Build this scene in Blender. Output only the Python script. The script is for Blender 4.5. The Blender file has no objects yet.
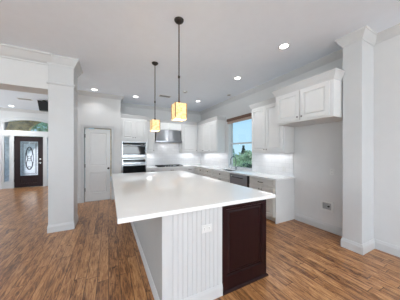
import bpy, bmesh, math, random
from mathutils import Vector, Matrix

random.seed(7)
PI = math.pi
S = bpy.context.scene
C = S.collection

# ------------------------------------------------------------------ camera, world, lights, exposure
EYE = 1.461
cam_data = bpy.data.cameras.new('camera')
cam = bpy.data.objects.new('camera', cam_data)
C.objects.link(cam)
cam.location = (0, 0, EYE)
cam.rotation_euler = (PI / 2, 0, math.radians(-27.2))
cam_data.sensor_width = 36
cam_data.lens = 36 * 177.8 / 400
cam_data.shift_y = 2 / 400
cam_data.clip_start = 0.05
S.camera = cam

S.view_settings.view_transform = 'Standard'
S.view_settings.look = 'None'
S.view_settings.gamma = 1.0
S.view_settings.use_curve_mapping = False
S.view_settings.exposure = 0.30

world = bpy.data.worlds.new('world')
S.world = world
world.use_nodes = True
wn, wl = world.node_tree.nodes, world.node_tree.links
wn.clear()
w_out = wn.new('ShaderNodeOutputWorld')
w_bg = wn.new('ShaderNodeBackground')
w_tc = wn.new('ShaderNodeTexCoord')
w_sep = wn.new('ShaderNodeSeparateXYZ')
w_ramp = wn.new('ShaderNodeValToRGB')
wl.new(w_tc.outputs['Generated'], w_sep.inputs[0])
wl.new(w_sep.outputs['Z'], w_ramp.inputs['Fac'])
wl.new(w_ramp.outputs['Color'], w_bg.inputs['Color'])
wl.new(w_bg.outputs[0], w_out.inputs[0])
w_ramp.color_ramp.elements[0].position = 0.0
w_ramp.color_ramp.elements[0].color = (0.50, 0.79, 0.97, 1)
w_ramp.color_ramp.elements[1].position = 0.45
w_ramp.color_ramp.elements[1].color = (0.30, 0.62, 0.95, 1)
w_bg.inputs['Strength'].default_value = 0.93


def area_light(name, loc, rot, sx, sy, power, color=(1, 1, 1)):
    l = bpy.data.lights.new(name, 'AREA')
    l.shape = 'RECTANGLE'
    l.size, l.size_y = sx, sy
    l.energy = power
    l.color = color
    o = bpy.data.objects.new(name, l)
    C.objects.link(o)
    o.location = loc
    o.rotation_euler = rot
    return o


# lights added at unseen windows behind and left, to even out the room
REAR_W = 262
LEFT_W = 50
FOYER_W = 200  # unseen side window light, added to brighten the foyer and far ceiling
TILT = math.radians(67)      # tipped up to brighten the ceiling more than the walls
for wx in (-4.4, -1.4, 1.6):
    area_light('added_rear_window_light', (wx, -6.42, 1.72), (PI / 2 + TILT, 0, 0), 2.2, 2.3, REAR_W, (0.89, 0.955, 1.0))
for wy, wp in ((-1.6, LEFT_W), (1.6, LEFT_W), (6.6, FOYER_W)):
    area_light('added_side_window_light', (-6.92, wy, 1.45), (PI / 2 + TILT, 0, -PI / 2), 2.2, 2.3, wp, (0.89, 0.955, 1.0))

sun_data = bpy.data.lights.new('sun', 'SUN')
sun_data.energy = 3.0
sun_data.angle = math.radians(2)
sun_data.color = (1, .96, .9)
sun = bpy.data.objects.new('sun', sun_data)
C.objects.link(sun)
sun.rotation_euler = Vector((.25, -1, -.50)).to_track_quat('-Z', 'Y').to_euler()


# ------------------------------------------------------------------ materials
MATS = {}


def lin(c):
    return tuple(((v / 255) / 12.92 if v / 255 <= 0.04045 else ((v / 255 + 0.055) / 1.055) ** 2.4) for v in c)


def mat(name, color, rough=0.5, metal=0.0, noise=0.03, scale=8.0, bump=0.0, bscale=200, coat=0.0):
    """Principled with a slight procedural tone variation; colour in linear rgb."""
    m = bpy.data.materials.new(name)
    m.use_nodes = True
    nt = m.node_tree
    n, l = nt.nodes, nt.links
    b = n['Principled BSDF']
    tc = n.new('ShaderNodeTexCoord')
    nz = n.new('ShaderNodeTexNoise')
    nz.inputs['Scale'].default_value = scale
    nz.inputs['Detail'].default_value = 3
    l.new(tc.outputs['Object'], nz.inputs['Vector'])
    rp = n.new('ShaderNodeValToRGB')
    rp.color_ramp.elements[0].position = 0.3
    rp.color_ramp.elements[1].position = 0.7
    rp.color_ramp.elements[0].color = (*[max(0, v * (1 - noise)) for v in color], 1)
    rp.color_ramp.elements[1].color = (*[min(1, v * (1 + noise)) for v in color], 1)
    l.new(nz.outputs['Fac'], rp.inputs['Fac'])
    l.new(rp.outputs['Color'], b.inputs['Base Color'])
    b.inputs['Roughness'].default_value = rough
    b.inputs['Metallic'].default_value = metal
    if coat:
        b.inputs['Coat Weight'].default_value = coat
    if bump:
        n2 = n.new('ShaderNodeTexNoise')
        n2.inputs['Scale'].default_value = bscale
        l.new(tc.outputs['Object'], n2.inputs['Vector'])
        bp = n.new('ShaderNodeBump')
        bp.inputs['Strength'].default_value = bump
        bp.inputs['Distance'].default_value = 0.002
        l.new(n2.outputs['Fac'], bp.inputs['Height'])
        l.new(bp.outputs[0], b.inputs['Normal'])
    MATS[name] = m
    return m


def emit_mat(name, color, strength):
    m = bpy.data.materials.new(name)
    m.use_nodes = True
    b = m.node_tree.nodes['Principled BSDF']
    b.inputs['Base Color'].default_value = (*color, 1)
    b.inputs['Emission Color'].default_value = (*color, 1)
    b.inputs['Emission Strength'].default_value = strength
    return m


M_WALL = mat('wall_paint', (0.66, 0.66, 0.66), 0.75, noise=0.01, bump=0.08)
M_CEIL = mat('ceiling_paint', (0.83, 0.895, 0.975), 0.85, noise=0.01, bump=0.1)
M_TRIM = mat('trim_paint', (0.59, 0.595, 0.60), 0.4, noise=0.01)
M_CAB = mat('cabinet_paint', (0.71, 0.71, 0.705), 0.35, noise=0.012)
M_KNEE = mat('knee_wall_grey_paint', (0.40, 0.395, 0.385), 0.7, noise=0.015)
M_GREIGE = mat('base_cabinet_paint', (0.66, 0.64, 0.605), 0.38, noise=0.015)
M_DARKMETAL = mat('bronze_hardware', (0.055, 0.045, 0.04), 0.4, 0.8)
M_KNOB = mat('pewter_hardware', (0.22, 0.21, 0.20), 0.35, 0.9)
M_CHROME = mat('chrome', (0.62, 0.63, 0.64), 0.16, 1.0)
M_FAUCET = mat('dark_steel_faucet', (0.22, 0.23, 0.24), 0.25, 1.0)
M_BLACK = mat('black_plastic', (0.012, 0.012, 0.014), 0.35)
M_GLASSBLK = mat('black_oven_glass', (0.010, 0.011, 0.012), 0.05)
M_GLASSBLK.node_tree.nodes['Principled BSDF'].inputs['Specular IOR Level'].default_value = 0.3
M_SLATE = mat('slate_steel', (0.23, 0.23, 0.25), 0.4)
M_IRON = mat('cast_iron', (0.015, 0.015, 0.018), 0.5)
M_GREYVENT = mat('grey_vent', (0.32, 0.32, 0.32), 0.6)
M_WHITEPL = mat('white_plastic', (0.70, 0.70, 0.69), 0.35, noise=0.005)
M_BARK = mat('bark', (0.07, 0.05, 0.035), 0.9, noise=0.3, scale=20)
M_LEAF_A = mat('leaves_pale', (0.48, 0.60, 0.38), 0.7, noise=0.5, scale=6)
M_LEAF_B = mat('leaves_mid', (0.33, 0.47, 0.30), 0.7, noise=0.5, scale=6)
M_LEAF_C = mat('leaves_dark', (0.05, 0.10, 0.07), 0.8, noise=0.4, scale=6)
M_GRASS = mat('grass', (0.15, 0.24, 0.08), 0.9, noise=0.4, scale=5)
M_STONE = mat('porch_stone', (0.55, 0.38, 0.16), 0.85, noise=0.6, scale=3.5, bump=0.4, bscale=30)
M_PORCH = mat('porch_boards', (0.16, 0.11, 0.06), 0.7, noise=0.3, scale=6)
M_FENCE = mat('fence_wood', (0.06, 0.055, 0.05), 0.8, noise=0.3)
M_CAME = mat('leaded_came', (0.10, 0.10, 0.12), 0.4, 0.7)
M_WARMGLOW = emit_mat('lamp_diffuser', (1.0, 0.97, 0.92), 6.0)


def wood_floor():
    m = bpy.data.materials.new('plank_floor')
    m.use_nodes = True
    n, l = m.node_tree.nodes, m.node_tree.links
    b = n['Principled BSDF']
    tc = n.new('ShaderNodeTexCoord')
    sep = n.new('ShaderNodeSeparateXYZ')
    com = n.new('ShaderNodeCombineXYZ')
    l.new(tc.outputs['Object'], sep.inputs[0])
    # every row of planks starts at its own random place
    row = n.new('ShaderNodeMath')
    row.operation = 'DIVIDE'
    l.new(sep.outputs['X'], row.inputs[0])
    row.inputs[1].default_value = 0.115
    flo = n.new('ShaderNodeMath')
    flo.operation = 'FLOOR'
    l.new(row.outputs[0], flo.inputs[0])
    wh = n.new('ShaderNodeTexWhiteNoise')
    wh.noise_dimensions = '1D'
    l.new(flo.outputs[0], wh.inputs['W'])
    sh_ = n.new('ShaderNodeMath')
    sh_.operation = 'MULTIPLY_ADD'
    l.new(wh.outputs['Value'], sh_.inputs[0])
    sh_.inputs[1].default_value = 1.25
    l.new(sep.outputs['Y'], sh_.inputs[2])
    l.new(sh_.outputs[0], com.inputs['X'])
    l.new(sep.outputs['X'], com.inputs['Y'])
    br = n.new('ShaderNodeTexBrick')
    l.new(com.outputs[0], br.inputs['Vector'])
    br.offset = 0.0
    br.inputs['Color1'].default_value = (0, 0, 0, 1)
    br.inputs['Color2'].default_value = (1, 1, 1, 1)
    br.inputs['Mortar'].default_value = (0.5, 0.5, 0.5, 1)
    br.inputs['Scale'].default_value = 1.0
    br.inputs['Mortar Size'].default_value = 0.0025
    br.inputs['Brick Width'].default_value = 1.25
    br.inputs['Row Height'].default_value = 0.115
    # long grain, shifted on every plank
    addv = n.new('ShaderNodeVectorMath')
    addv.operation = 'ADD'
    sc = n.new('ShaderNodeVectorMath')
    sc.operation = 'SCALE'
    sc.inputs['Scale'].default_value = 9.0
    l.new(br.outputs['Color'], sc.inputs[0])
    l.new(tc.outputs['Object'], addv.inputs[0])
    l.new(sc.outputs[0], addv.inputs[1])

    def streaks(sx, sy, detail, dist, rough=.6):
        mp = n.new('ShaderNodeMapping')
        mp.inputs['Scale'].default_value = (sx, sy, 1)
        l.new(addv.outputs[0], mp.inputs['Vector'])
        t = n.new('ShaderNodeTexNoise')
        t.inputs['Scale'].default_value = 1.0
        t.inputs['Detail'].default_value = detail
        t.inputs['Roughness'].default_value = rough
        t.inputs['Distortion'].default_value = dist
        l.new(mp.outputs[0], t.inputs['Vector'])
        return t

    gr = streaks(46, 5.5, 6, .8, .7)
    broad = streaks(14, 2.4, 4, 1.2)
    knots = streaks(15, 8, 2, .3)

    def madd(x, f, y=None):
        m_ = n.new('ShaderNodeMath')
        m_.operation = 'MULTIPLY_ADD'
        l.new(x, m_.inputs[0])
        m_.inputs[1].default_value = f
        if y is None:
            m_.inputs[2].default_value = 0
        else:
            l.new(y, m_.inputs[2])
        return m_.outputs[0]

    v = madd(gr.outputs['Fac'], .80, madd(broad.outputs['Fac'], .32, madd(br.outputs['Color'], .10)))
    tone = n.new('ShaderNodeValToRGB')
    cr = tone.color_ramp
    cr.elements[0].position = 0.40
    cr.elements[0].color = (*lin((60, 35, 19)), 1)
    cr.elements[1].position = 0.86
    cr.elements[1].color = (*lin((212, 168, 120)), 1)
    for p, c in ((0.51, (112, 71, 40)), (0.60, (158, 108, 65)), (0.72, (190, 139, 91))):
        e = cr.elements.new(p)
        e.color = (*lin(c), 1)
    l.new(v, tone.inputs['Fac'])
    knr = n.new('ShaderNodeValToRGB')
    knr.color_ramp.elements[0].position = 0.24
    knr.color_ramp.elements[0].color = (0.25, 0.19, 0.15, 1)
    knr.color_ramp.elements[1].position = 0.34
    knr.color_ramp.elements[1].color = (1, 1, 1, 1)
    l.new(knots.outputs['Fac'], knr.inputs['Fac'])
    mul2 = n.new('ShaderNodeMix')
    mul2.data_type = 'RGBA'
    mul2.blend_type = 'MULTIPLY'
    mul2.inputs['Factor'].default_value = 1.0
    l.new(tone.outputs['Color'], mul2.inputs['A'])
    l.new(knr.outputs['Color'], mul2.inputs['B'])
    # seams
    mix = n.new('ShaderNodeMix')
    mix.data_type = 'RGBA'
    l.new(br.outputs['Fac'], mix.inputs['Factor'])
    l.new(mul2.outputs['Result'], mix.inputs['A'])
    mix.inputs['B'].default_value = (*lin((52, 32, 20)), 1)
    l.new(mix.outputs['Result'], b.inputs['Base Color'])
    b.inputs['Coat Weight'].default_value = 0.2
    b.inputs['Coat Roughness'].default_value = 0.16
    rr = n.new('ShaderNodeMapRange')
    rr.inputs['To Min'].default_value = 0.26
    rr.inputs['To Max'].default_value = 0.42
    l.new(gr.outputs['Fac'], rr.inputs['Value'])
    l.new(rr.outputs[0], b.inputs['Roughness'])
    bp = n.new('ShaderNodeBump')
    bp.inputs['Strength'].default_value = 0.25
    bp.inputs['Distance'].default_value = 0.004
    l.new(gr.outputs['Fac'], bp.inputs['Height'])
    l.new(bp.outputs[0], b.inputs['Normal'])
    return m


M_FLOOR = wood_floor()


def quartz():
    m = mat('white_quartz', (0.84, 0.845, 0.84), 0.10, noise=0.012, scale=3)
    return m


M_QUARTZ = quartz()


def mahogany():
    m = bpy.data.materials.new('dark_mahogany')
    m.use_nodes = True
    n, l = m.node_tree.nodes, m.node_tree.links
    b = n['Principled BSDF']
    tc = n.new('ShaderNodeTexCoord')
    mp = n.new('ShaderNodeMapping')
    mp.inputs['Scale'].default_value = (18, 18, 1.2)
    l.new(tc.outputs['Object'], mp.inputs['Vector'])
    nz = n.new('ShaderNodeTexNoise')
    nz.inputs['Scale'].default_value = 1.5
    nz.inputs['Detail'].default_value = 5
    l.new(mp.outputs[0], nz.inputs['Vector'])
    rp = n.new('ShaderNodeValToRGB')
    rp.color_ramp.elements[0].color = (0.007, 0.0015, 0.0022, 1)
    rp.color_ramp.elements[1].color = (0.022, 0.0045, 0.006, 1)
    l.new(nz.outputs['Fac'], rp.inputs['Fac'])
    l.new(rp.outputs['Color'], b.inputs['Base Color'])
    b.inputs['Roughness'].default_value = 0.3
    b.inputs['Specular IOR Level'].default_value = 0.28
    return m


M_MAHOG = mahogany()


def steel():
    m = mat('brushed_steel', (0.34, 0.35, 0.365), 0.20, 1.0, noise=0.04, scale=3)
    return m


M_STEEL = steel()


def hood_steel():
    m = mat('hood_brushed_steel', (0.38, 0.39, 0.41), 0.40, 1.0, noise=0.04, scale=3)
    nt = m.node_tree
    b = nt.nodes['Principled BSDF']
    b.inputs['Anisotropic'].default_value = 0.9
    b.inputs['Anisotropic Rotation'].default_value = 0.25
    tg = nt.nodes.new('ShaderNodeTangent')
    tg.direction_type = 'RADIAL'
    tg.axis = 'Z'
    nt.links.new(tg.outputs[0], b.inputs['Tangent'])
    return m


M_HOOD = hood_steel()


def tile():
    m = bpy.data.materials.new('white_tile')
    m.use_nodes = True
    n, l = m.node_tree.nodes, m.node_tree.links
    b = n['Principled BSDF']
    tc = n.new('ShaderNodeTexCoord')
    sep = n.new('ShaderNodeSeparateXYZ')
    l.new(tc.outputs['Object'], sep.inputs[0])
    ad = n.new('ShaderNodeMath')
    l.new(sep.outputs['X'], ad.inputs[0])
    l.new(sep.outputs['Y'], ad.inputs[1])
    com = n.new('ShaderNodeCombineXYZ')
    l.new(ad.outputs[0], com.inputs['X'])
    l.new(sep.outputs['Z'], com.inputs['Y'])
    br = n.new('ShaderNodeTexBrick')
    l.new(com.outputs[0], br.inputs['Vector'])
    br.inputs['Scale'].default_value = 1
    br.inputs['Brick Width'].default_value = 0.20
    br.inputs['Row Height'].default_value = 0.10
    br.inputs['Mortar Size'].default_value = 0.003
    br.inputs['Color1'].default_value = (0.80, 0.80, 0.81, 1)
    br.inputs['Color2'].default_value = (0.76, 0.76, 0.775, 1)
    br.inputs['Mortar'].default_value = (0.66, 0.66, 0.67, 1)
    l.new(br.outputs['Color'], b.inputs['Base Color'])
    b.inputs['Roughness'].default_value = 0.18
    return m


M_TILE = tile()


def woven():
    m = bpy.data.materials.new('woven_wood')
    m.use_nodes = True
    n, l = m.node_tree.nodes, m.node_tree.links
    b = n['Principled BSDF']
    tc = n.new('ShaderNodeTexCoord')
    wv = n.new('ShaderNodeTexWave')
    wv.bands_direction = 'Z'
    wv.inputs['Scale'].default_value = 22
    wv.inputs['Distortion'].default_value = 1.5
    l.new(tc.outputs['Object'], wv.inputs['Vector'])
    rp = n.new('ShaderNodeValToRGB')
    rp.color_ramp.elements[0].color = (0.07, 0.035, 0.022, 1)
    rp.color_ramp.elements[1].color = (0.24, 0.14, 0.10, 1)
    l.new(wv.outputs['Fac'], rp.inputs['Fac'])
    l.new(rp.outputs['Color'], b.inputs['Base Color'])
    b.inputs['Roughness'].default_value = 0.85
    return m


M_WOVEN = woven()
M_WOVEN_PALE = mat('woven_pale_band', (0.42, 0.30, 0.25), 0.85, noise=0.2, scale=40)


def clear_glass():
    m = bpy.data.materials.new('window_glass')
    m.use_nodes = True
    n, l = m.node_tree.nodes, m.node_tree.links
    n.clear()
    o = n.new('ShaderNodeOutputMaterial')
    t = n.new('ShaderNodeBsdfTransparent')
    g = n.new('ShaderNodeBsdfGlossy')
    g.inputs['Roughness'].default_value = 0.02
    mx = n.new('ShaderNodeMixShader')
    mx.inputs[0].default_value = 0.05
    l.new(t.outputs[0], mx.inputs[1])
    l.new(g.outputs[0], mx.inputs[2])
    l.new(mx.outputs[0], o.inputs[0])
    return m


M_GLASS = clear_glass()


def frosted():
    m = bpy.data.materials.new('frosted_glass')
    m.use_nodes = True
    n, l = m.node_tree.nodes, m.node_tree.links
    n.clear()
    o = n.new('ShaderNodeOutputMaterial')
    tr = n.new('ShaderNodeBsdfTranslucent')
    tr.inputs['Color'].default_value = (0.86, 0.90, 1.0, 1)
    tp = n.new('ShaderNodeBsdfTransparent')
    gl = n.new('ShaderNodeBsdfGlossy')
    gl.inputs['Roughness'].default_value = 0.12
    tc = n.new('ShaderNodeTexCoord')
    vo = n.new('ShaderNodeTexVoronoi')
    vo.inputs['Scale'].default_value = 14
    l.new(tc.outputs['Object'], vo.inputs['Vector'])
    rp = n.new('ShaderNodeMapRange')
    rp.inputs['To Min'].default_value = 0.12
    rp.inputs['To Max'].default_value = 0.40
    l.new(vo.outputs['Distance'], rp.inputs['Value'])
    m1 = n.new('ShaderNodeMixShader')
    l.new(rp.outputs[0], m1.inputs[0])
    l.new(tr.outputs[0], m1.inputs[1])
    l.new(tp.outputs[0], m1.inputs[2])
    m2 = n.new('ShaderNodeMixShader')
    m2.inputs[0].default_value = 0.10
    l.new(m1.outputs[0], m2.inputs[1])
    l.new(gl.outputs[0], m2.inputs[2])
    l.new(m2.outputs[0], o.inputs[0])
    return m


M_FROST = frosted()


def shade_glass():
    m = bpy.data.materials.new('amber_shade_glass')
    m.use_nodes = True
    n, l = m.node_tree.nodes, m.node_tree.links
    b = n['Principled BSDF']
    tc = n.new('ShaderNodeTexCoord')
    nz = n.new('ShaderNodeTexNoise')
    nz.inputs['Scale'].default_value = 35
    nz.inputs['Detail'].default_value = 3
    l.new(tc.outputs['Object'], nz.inputs['Vector'])
    rp = n.new('ShaderNodeValToRGB')
    rp.color_ramp.elements[0].position = 0.35
    rp.color_ramp.elements[0].color = (0.84, 0.50, 0.17, 1)
    rp.color_ramp.elements[1].position = 0.65
    rp.color_ramp.elements[1].color = (0.98, 0.74, 0.38, 1)
    l.new(nz.outputs['Fac'], rp.inputs['Fac'])
    l.new(rp.outputs['Color'], b.inputs['Base Color'])
    l.new(rp.outputs['Color'], b.inputs['Emission Color'])
    b.inputs['Emission Strength'].default_value = 0.46
    b.inputs['Roughness'].default_value = 0.3
    return m


M_SHADE = shade_glass()


# ------------------------------------------------------------------ mesh helpers
class MB:
    def __init__(self):
        self.bm = bmesh.new()

    def box(self, x0, x1, y0, y1, z0, z1, bev=0.0):
        r = bmesh.ops.create_cube(self.bm, size=1)
        vs = r['verts']
        for v in vs:
            v.co = Vector(((x0 + x1) / 2 + v.co.x * (x1 - x0), (y0 + y1) / 2 + v.co.y * (y1 - y0), (z0 + z1) / 2 + v.co.z * (z1 - z0)))
        if bev:
            es = list({e for v in vs for e in v.link_edges})
            bmesh.ops.bevel(self.bm, geom=es, offset=bev, segments=2, affect='EDGES', profile=0.5)
        return self

    def cyl(self, p0, p1, r0, r1=None, seg=16):
        p0, p1 = Vector(p0), Vector(p1)
        r1 = r0 if r1 is None else r1
        d = p1 - p0
        mtx = Matrix.Translation((p0 + p1) / 2) @ d.to_track_quat('Z', 'Y').to_matrix().to_4x4()
        bmesh.ops.create_cone(self.bm, cap_ends=True, segments=seg, radius1=r0, radius2=r1, depth=d.length, matrix=mtx)
        return self

    def ball(self, c, r, seg=12, sz=(1, 1, 1)):
        bmesh.ops.create_uvsphere(self.bm, u_segments=seg, v_segments=max(6, seg // 2), radius=r,
                                  matrix=Matrix.Translation(c) @ Matrix.Diagonal((*sz, 1)))
        return self

    def lathe(self, prof, c=(0, 0, 0), seg=24):
        """prof: (radius, z) from bottom to top."""
        rings = []
        for r, z in prof:
            rings.append([self.bm.verts.new((c[0] + r * math.cos(2 * PI * k / seg), c[1] + r * math.sin(2 * PI * k / seg), c[2] + z)) for k in range(seg)])
        for a, b in zip(rings, rings[1:]):
            for k in range(seg):
                self.bm.faces.new((a[k], a[(k + 1) % seg], b[(k + 1) % seg], b[k]))
        self.bm.faces.new(rings[0][::-1])
        self.bm.faces.new(rings[-1])
        return self

    def tube(self, pts, r, seg=10):
        pts = [Vector(p) for p in pts]
        rings = []
        up = Vector((0, 0, 1))
        for i, p in enumerate(pts):
            d = (pts[min(i + 1, len(pts) - 1)] - pts[max(i - 1, 0)]).normalized()
            a = d.cross(up)
            if a.length < 1e-3:
                a = d.cross(Vector((0, 1, 0)))
            a.normalize()
            b = d.cross(a).normalized()
            rings.append([self.bm.verts.new(p + r * (math.cos(2 * PI * k / seg) * a + math.sin(2 * PI * k / seg) * b)) for k in range(seg)])
        for a, b in zip(rings, rings[1:]):
            for k in range(seg):
                self.bm.faces.new((a[k], a[(k + 1) % seg], b[(k + 1) % seg], b[k]))
        self.bm.faces.new(rings[0][::-1])
        self.bm.faces.new(rings[-1])
        return self

    def prism(self, outline, axis, a0, a1):
        """outline of 2D points extruded along axis ('x','y','z') from a0 to a1."""
        def mk(p, a):
            return {'x': (a, p[0], p[1]), 'y': (p[0], a, p[1]), 'z': (p[0], p[1], a)}[axis]
        lo = [self.bm.verts.new(mk(p, a0)) for p in outline]
        hi = [self.bm.verts.new(mk(p, a1)) for p in outline]
        n = len(outline)
        f1 = self.bm.faces.new(lo)
        f2 = self.bm.faces.new(hi[::-1])
        for k in range(n):
            self.bm.faces.new((lo[(k + 1) % n], lo[k], hi[k], hi[(k + 1) % n]))
        bmesh.ops.triangulate(self.bm, faces=[f1, f2], ngon_method='EAR_CLIP')
        return self

    def sweep(self, path, prof, closed=False):
        """moulding: prof = (offset to the LEFT of the path direction, z), mitred at corners."""
        P = [Vector((p[0], p[1])) for p in path]
        n = len(P)
        rings = []
        for i in range(n):
            if closed or 0 < i < n - 1:
                d0 = (P[i] - P[i - 1]).normalized()
                d1 = (P[(i + 1) % n] - P[i]).normalized()
            elif i == 0:
                d0 = d1 = (P[1] - P[0]).normalized()
            else:
                d0 = d1 = (P[-1] - P[-2]).normalized()
            n0, n1 = Vector((-d0.y, d0.x)), Vector((-d1.y, d1.x))
            mdir = (n0 + n1)
            mdir = mdir / max(1e-6, mdir.dot(n0))
            rings.append([self.bm.verts.new((P[i].x + mdir.x * o, P[i].y + mdir.y * o, z)) for o, z in prof])
        k = len(prof)
        pairs = list(zip(rings, rings[1:])) + ([(rings[-1], rings[0])] if closed else [])
        for a, b in pairs:
            for j in range(k):
                self.bm.faces.new((a[j], a[(j + 1) % k], b[(j + 1) % k], b[j]))
        if not closed:
            self.bm.faces.new(rings[0][::-1])
            self.bm.faces.new(rings[-1])
        return self

    def build(self, name, material, parent=None, loc=None, smooth=False):
        bmesh.ops.recalc_face_normals(self.bm, faces=self.bm.faces[:])
        me = bpy.data.meshes.new(name)
        self.bm.to_mesh(me)
        self.bm.free()
        me.materials.append(material)
        if smooth:
            for p in me.polygons:
                p.use_smooth = True
            try:
                me.set_sharp_from_angle(angle=math.radians(35))
            except Exception:
                pass
        o = bpy.data.objects.new(name, me)
        C.objects.link(o)
        if parent:
            o.parent = parent
        if loc:
            o.location = loc
        return o


def tag(o, label=None, cat=None, group=None, kind=None):
    if label:
        o['label'] = label
    if cat:
        o['category'] = cat
    if group:
        o['group'] = group
    if kind:
        o['kind'] = kind
    return o


def thing(name, label, cat, loc=(0, 0, 0), rz=0.0, group=None, kind=None):
    o = bpy.data.objects.new(name, None)
    o.empty_display_size = 0.1
    C.objects.link(o)
    o.location = loc
    o.rotation_euler = (0, 0, rz)
    return tag(o, label, cat, group, kind)


def struct(name, mb, m, label=None, cat=None, **k):
    return tag(mb.build(name, m, **k), label, cat, None, 'structure')


def base_prof(h=0.14, t=0.016):
    return [(0, 0), (t, 0), (t, h * 0.72), (t * 0.75, h * 0.82), (t * 0.6, h * 0.9), (t * 0.35, h), (0, h)]


def crown_prof(zt, drop=0.11, proj=0.10):
    return [(0, zt - drop), (proj * 0.12, zt - drop), (proj * 0.16, zt - drop * 0.86), (proj * 0.34, zt - drop * 0.72), (proj * 0.62, zt - drop * 0.40),
            (proj * 0.80, zt - drop * 0.16), (proj * 0.95, zt - drop * 0.12), (proj, zt), (0, zt)]


# ------------------------------------------------------------------ the setting
CEIL = 3.2
XR, XL = 3.6, -7.0
YB, YREAR = 6.93, -6.5
YE = 9.8      # entry wall
PX, PY = 0.335, 6.1   # pantry block corner

struct('floor', MB().box(XL - .15, XR + .15, YREAR - .15, YE + .1, -0.1, 0), M_FLOOR)
struct('ceiling', MB().box(XL - .15, XR + .15, YREAR - .15, YE + .1, CEIL, CEIL + .12), M_CEIL)

# right wall with the window opening
WY0, WY1, WZ0, WZ1 = 3.78, 4.90, 0.935, 2.53
wr = MB()
wr.box(XR, XR + .15, YREAR, WY0, 0, CEIL)
wr.box(XR, XR + .15, WY1, YB + .15, 0, CEIL)
wr.box(XR, XR + .15, WY0, WY1, 0, WZ0)
wr.box(XR, XR + .15, WY0, WY1, WZ1, CEIL)
struct('wall_right', wr, M_WALL)
struct('wall_back', MB().box(PX, XR, YB, YB + .15, 0, CEIL), M_WALL)

# pantry block: front wall with door opening, two side walls
PDX0, PDX1, PDZ = -0.612, 0.055, 2.15
PXL = -0.95
pw = MB()
pw.box(PXL, PDX0 - .02, PY, PY + .12, 0, CEIL)
pw.box(PDX1 + .02, PX, PY, PY + .12, 0, CEIL)
pw.box(PDX0 - .02, PDX1 + .02, PY, PY + .12, PDZ + .02, CEIL)
struct('wall_pantry', pw, M_WALL)
struct('wall_pantry_side', MB().box(PX - .12, PX, PY + .12, YB + .15, 0, CEIL), M_WALL)
struct('wall_foyer_side', MB().box(PXL, PXL + .12, PY + .12, YE, 0, CEIL), M_WALL)

# entry wall with an arched opening
EC, EA = -2.94, 0.80
SPR, RISE = 2.61, 0.22


def arch(x, half=EA, spr=SPR, rise=RISE):
    return spr + rise * max(0.0, 1 - ((x - EC) / half) ** 2) ** 0.75


arc = [(EC + EA * math.cos(PI - PI * k / 24), 0) for k in range(25)]
arc = [(x, arch(x)) for x, _ in arc]


def arch_wall(x0, x1, y0, y1, zb, zt, curve):
    """wall with an opening whose head follows curve (points left to right)."""
    mb = MB()
    mb.box(x0, curve[0][0], y0, y1, zb, zt).box(curve[-1][0], x1, y0, y1, zb, zt)
    for (xa, za), (xb, zb_) in zip(curve, curve[1:]):
        mb.prism([(xa, za), (xb, zb_), (xb, zt), (xa, zt)], 'y', y0, y1)
    bmesh.ops.remove_doubles(mb.bm, verts=mb.bm.verts[:], dist=1e-5)
    return mb


struct('wall_entry', arch_wall(XL, PXL, YE, YE + .15, 0, CEIL, arc), M_WALL)

# left and rear living-room walls with big openings added for the window lights
lw = MB()
lw.box(XL - .15, XL, YREAR, -2.8, 0, CEIL).box(XL - .15, XL, -.4, .4, 0, CEIL).box(XL - .15, XL, 2.8, 5.4, 0, CEIL).box(XL - .15, XL, 7.8, YE + .15, 0, CEIL)
for y0 in (-2.8, .4, 5.4):
    lw.box(XL - .15, XL, y0, y0 + 2.4, 0, .25).box(XL - .15, XL, y0, y0 + 2.4, 2.65, CEIL)
struct('wall_left', lw, M_WALL)
rw = MB()
xs = [(-5.6, -3.2), (-2.6, -.2), (.4, 2.8)]
px = XL - .15
for a, b in xs:
    rw.box(px, a, YREAR - .15, YREAR, 0, CEIL)
    rw.box(a, b, YREAR - .15, YREAR, 0, .45).box(a, b, YREAR - .15, YREAR, 2.95, CEIL)
    px = b
rw.box(px, XR + .15, YREAR - .15, YREAR, 0, CEIL)
struct('wall_rear', rw, M_WALL)

# header beam running left from the column, with crown
HY0, HY1, HZ = 4.13, 4.53, 2.60
struct('beam', MB().box(XL, -0.96, HY0, HY1, HZ, CEIL), M_WALL)
struct('trim_1', MB().sweep([(-.90, HY0), (XL, HY0)], crown_prof(CEIL, .17, .15)), M_TRIM)
struct('trim_2', MB().sweep([(XL, HY1), (-1.0, HY1)], crown_prof(CEIL, .12, .10)), M_TRIM)

# pilaster on the right wall
PLX, PLY0, PLY1 = 3.215, 1.200, 1.436
# crown mouldings round the kitchen
struct('trim_3', MB().sweep([(XR, YREAR), (XR, PLY0)], crown_prof(CEIL)), M_TRIM)
struct('trim_4', MB().sweep([(XR, PLY1), (XR, YB), (PX, YB), (PX, PY), (PXL, PY), (PXL, YE), (XL, YE), (XL, HY1)], crown_prof(CEIL)), M_TRIM)
# baseboards
struct('baseboard_right', MB().sweep([(XR, YREAR), (XR, PLY0 - .012)], base_prof()), M_TRIM)
struct('baseboard_niche', MB().sweep([(XR, PLY1 + .012), (XR, 2.484)], base_prof()), M_TRIM)
struct('baseboard_pantry', MB().sweep([(PX, PY + .17), (PX, PY), (PDX1 + .10, PY)], base_prof()), M_TRIM)
struct('baseboard_foyer', MB().sweep([(PDX0 - .10, PY), (PXL, PY), (PXL, YE), (EC + EA + .08, YE)], base_prof()), M_TRIM)
struct('baseboard_entry', MB().sweep([(EC - EA - .08, YE), (XL, YE), (XL, 2.9)], base_prof()), M_TRIM)

# white tile backsplashes
bs = MB()
bs.box(XR - .012, XR, 2.53, WY0, .915, 1.44).box(XR - .012, XR, WY1, YB, .915, 1.44)
struct('trim_5', bs, M_TILE)
struct('trim_6', MB().box(1.19, XR - .012, YB - .012, YB, .915, 1.86), M_TILE)


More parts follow.
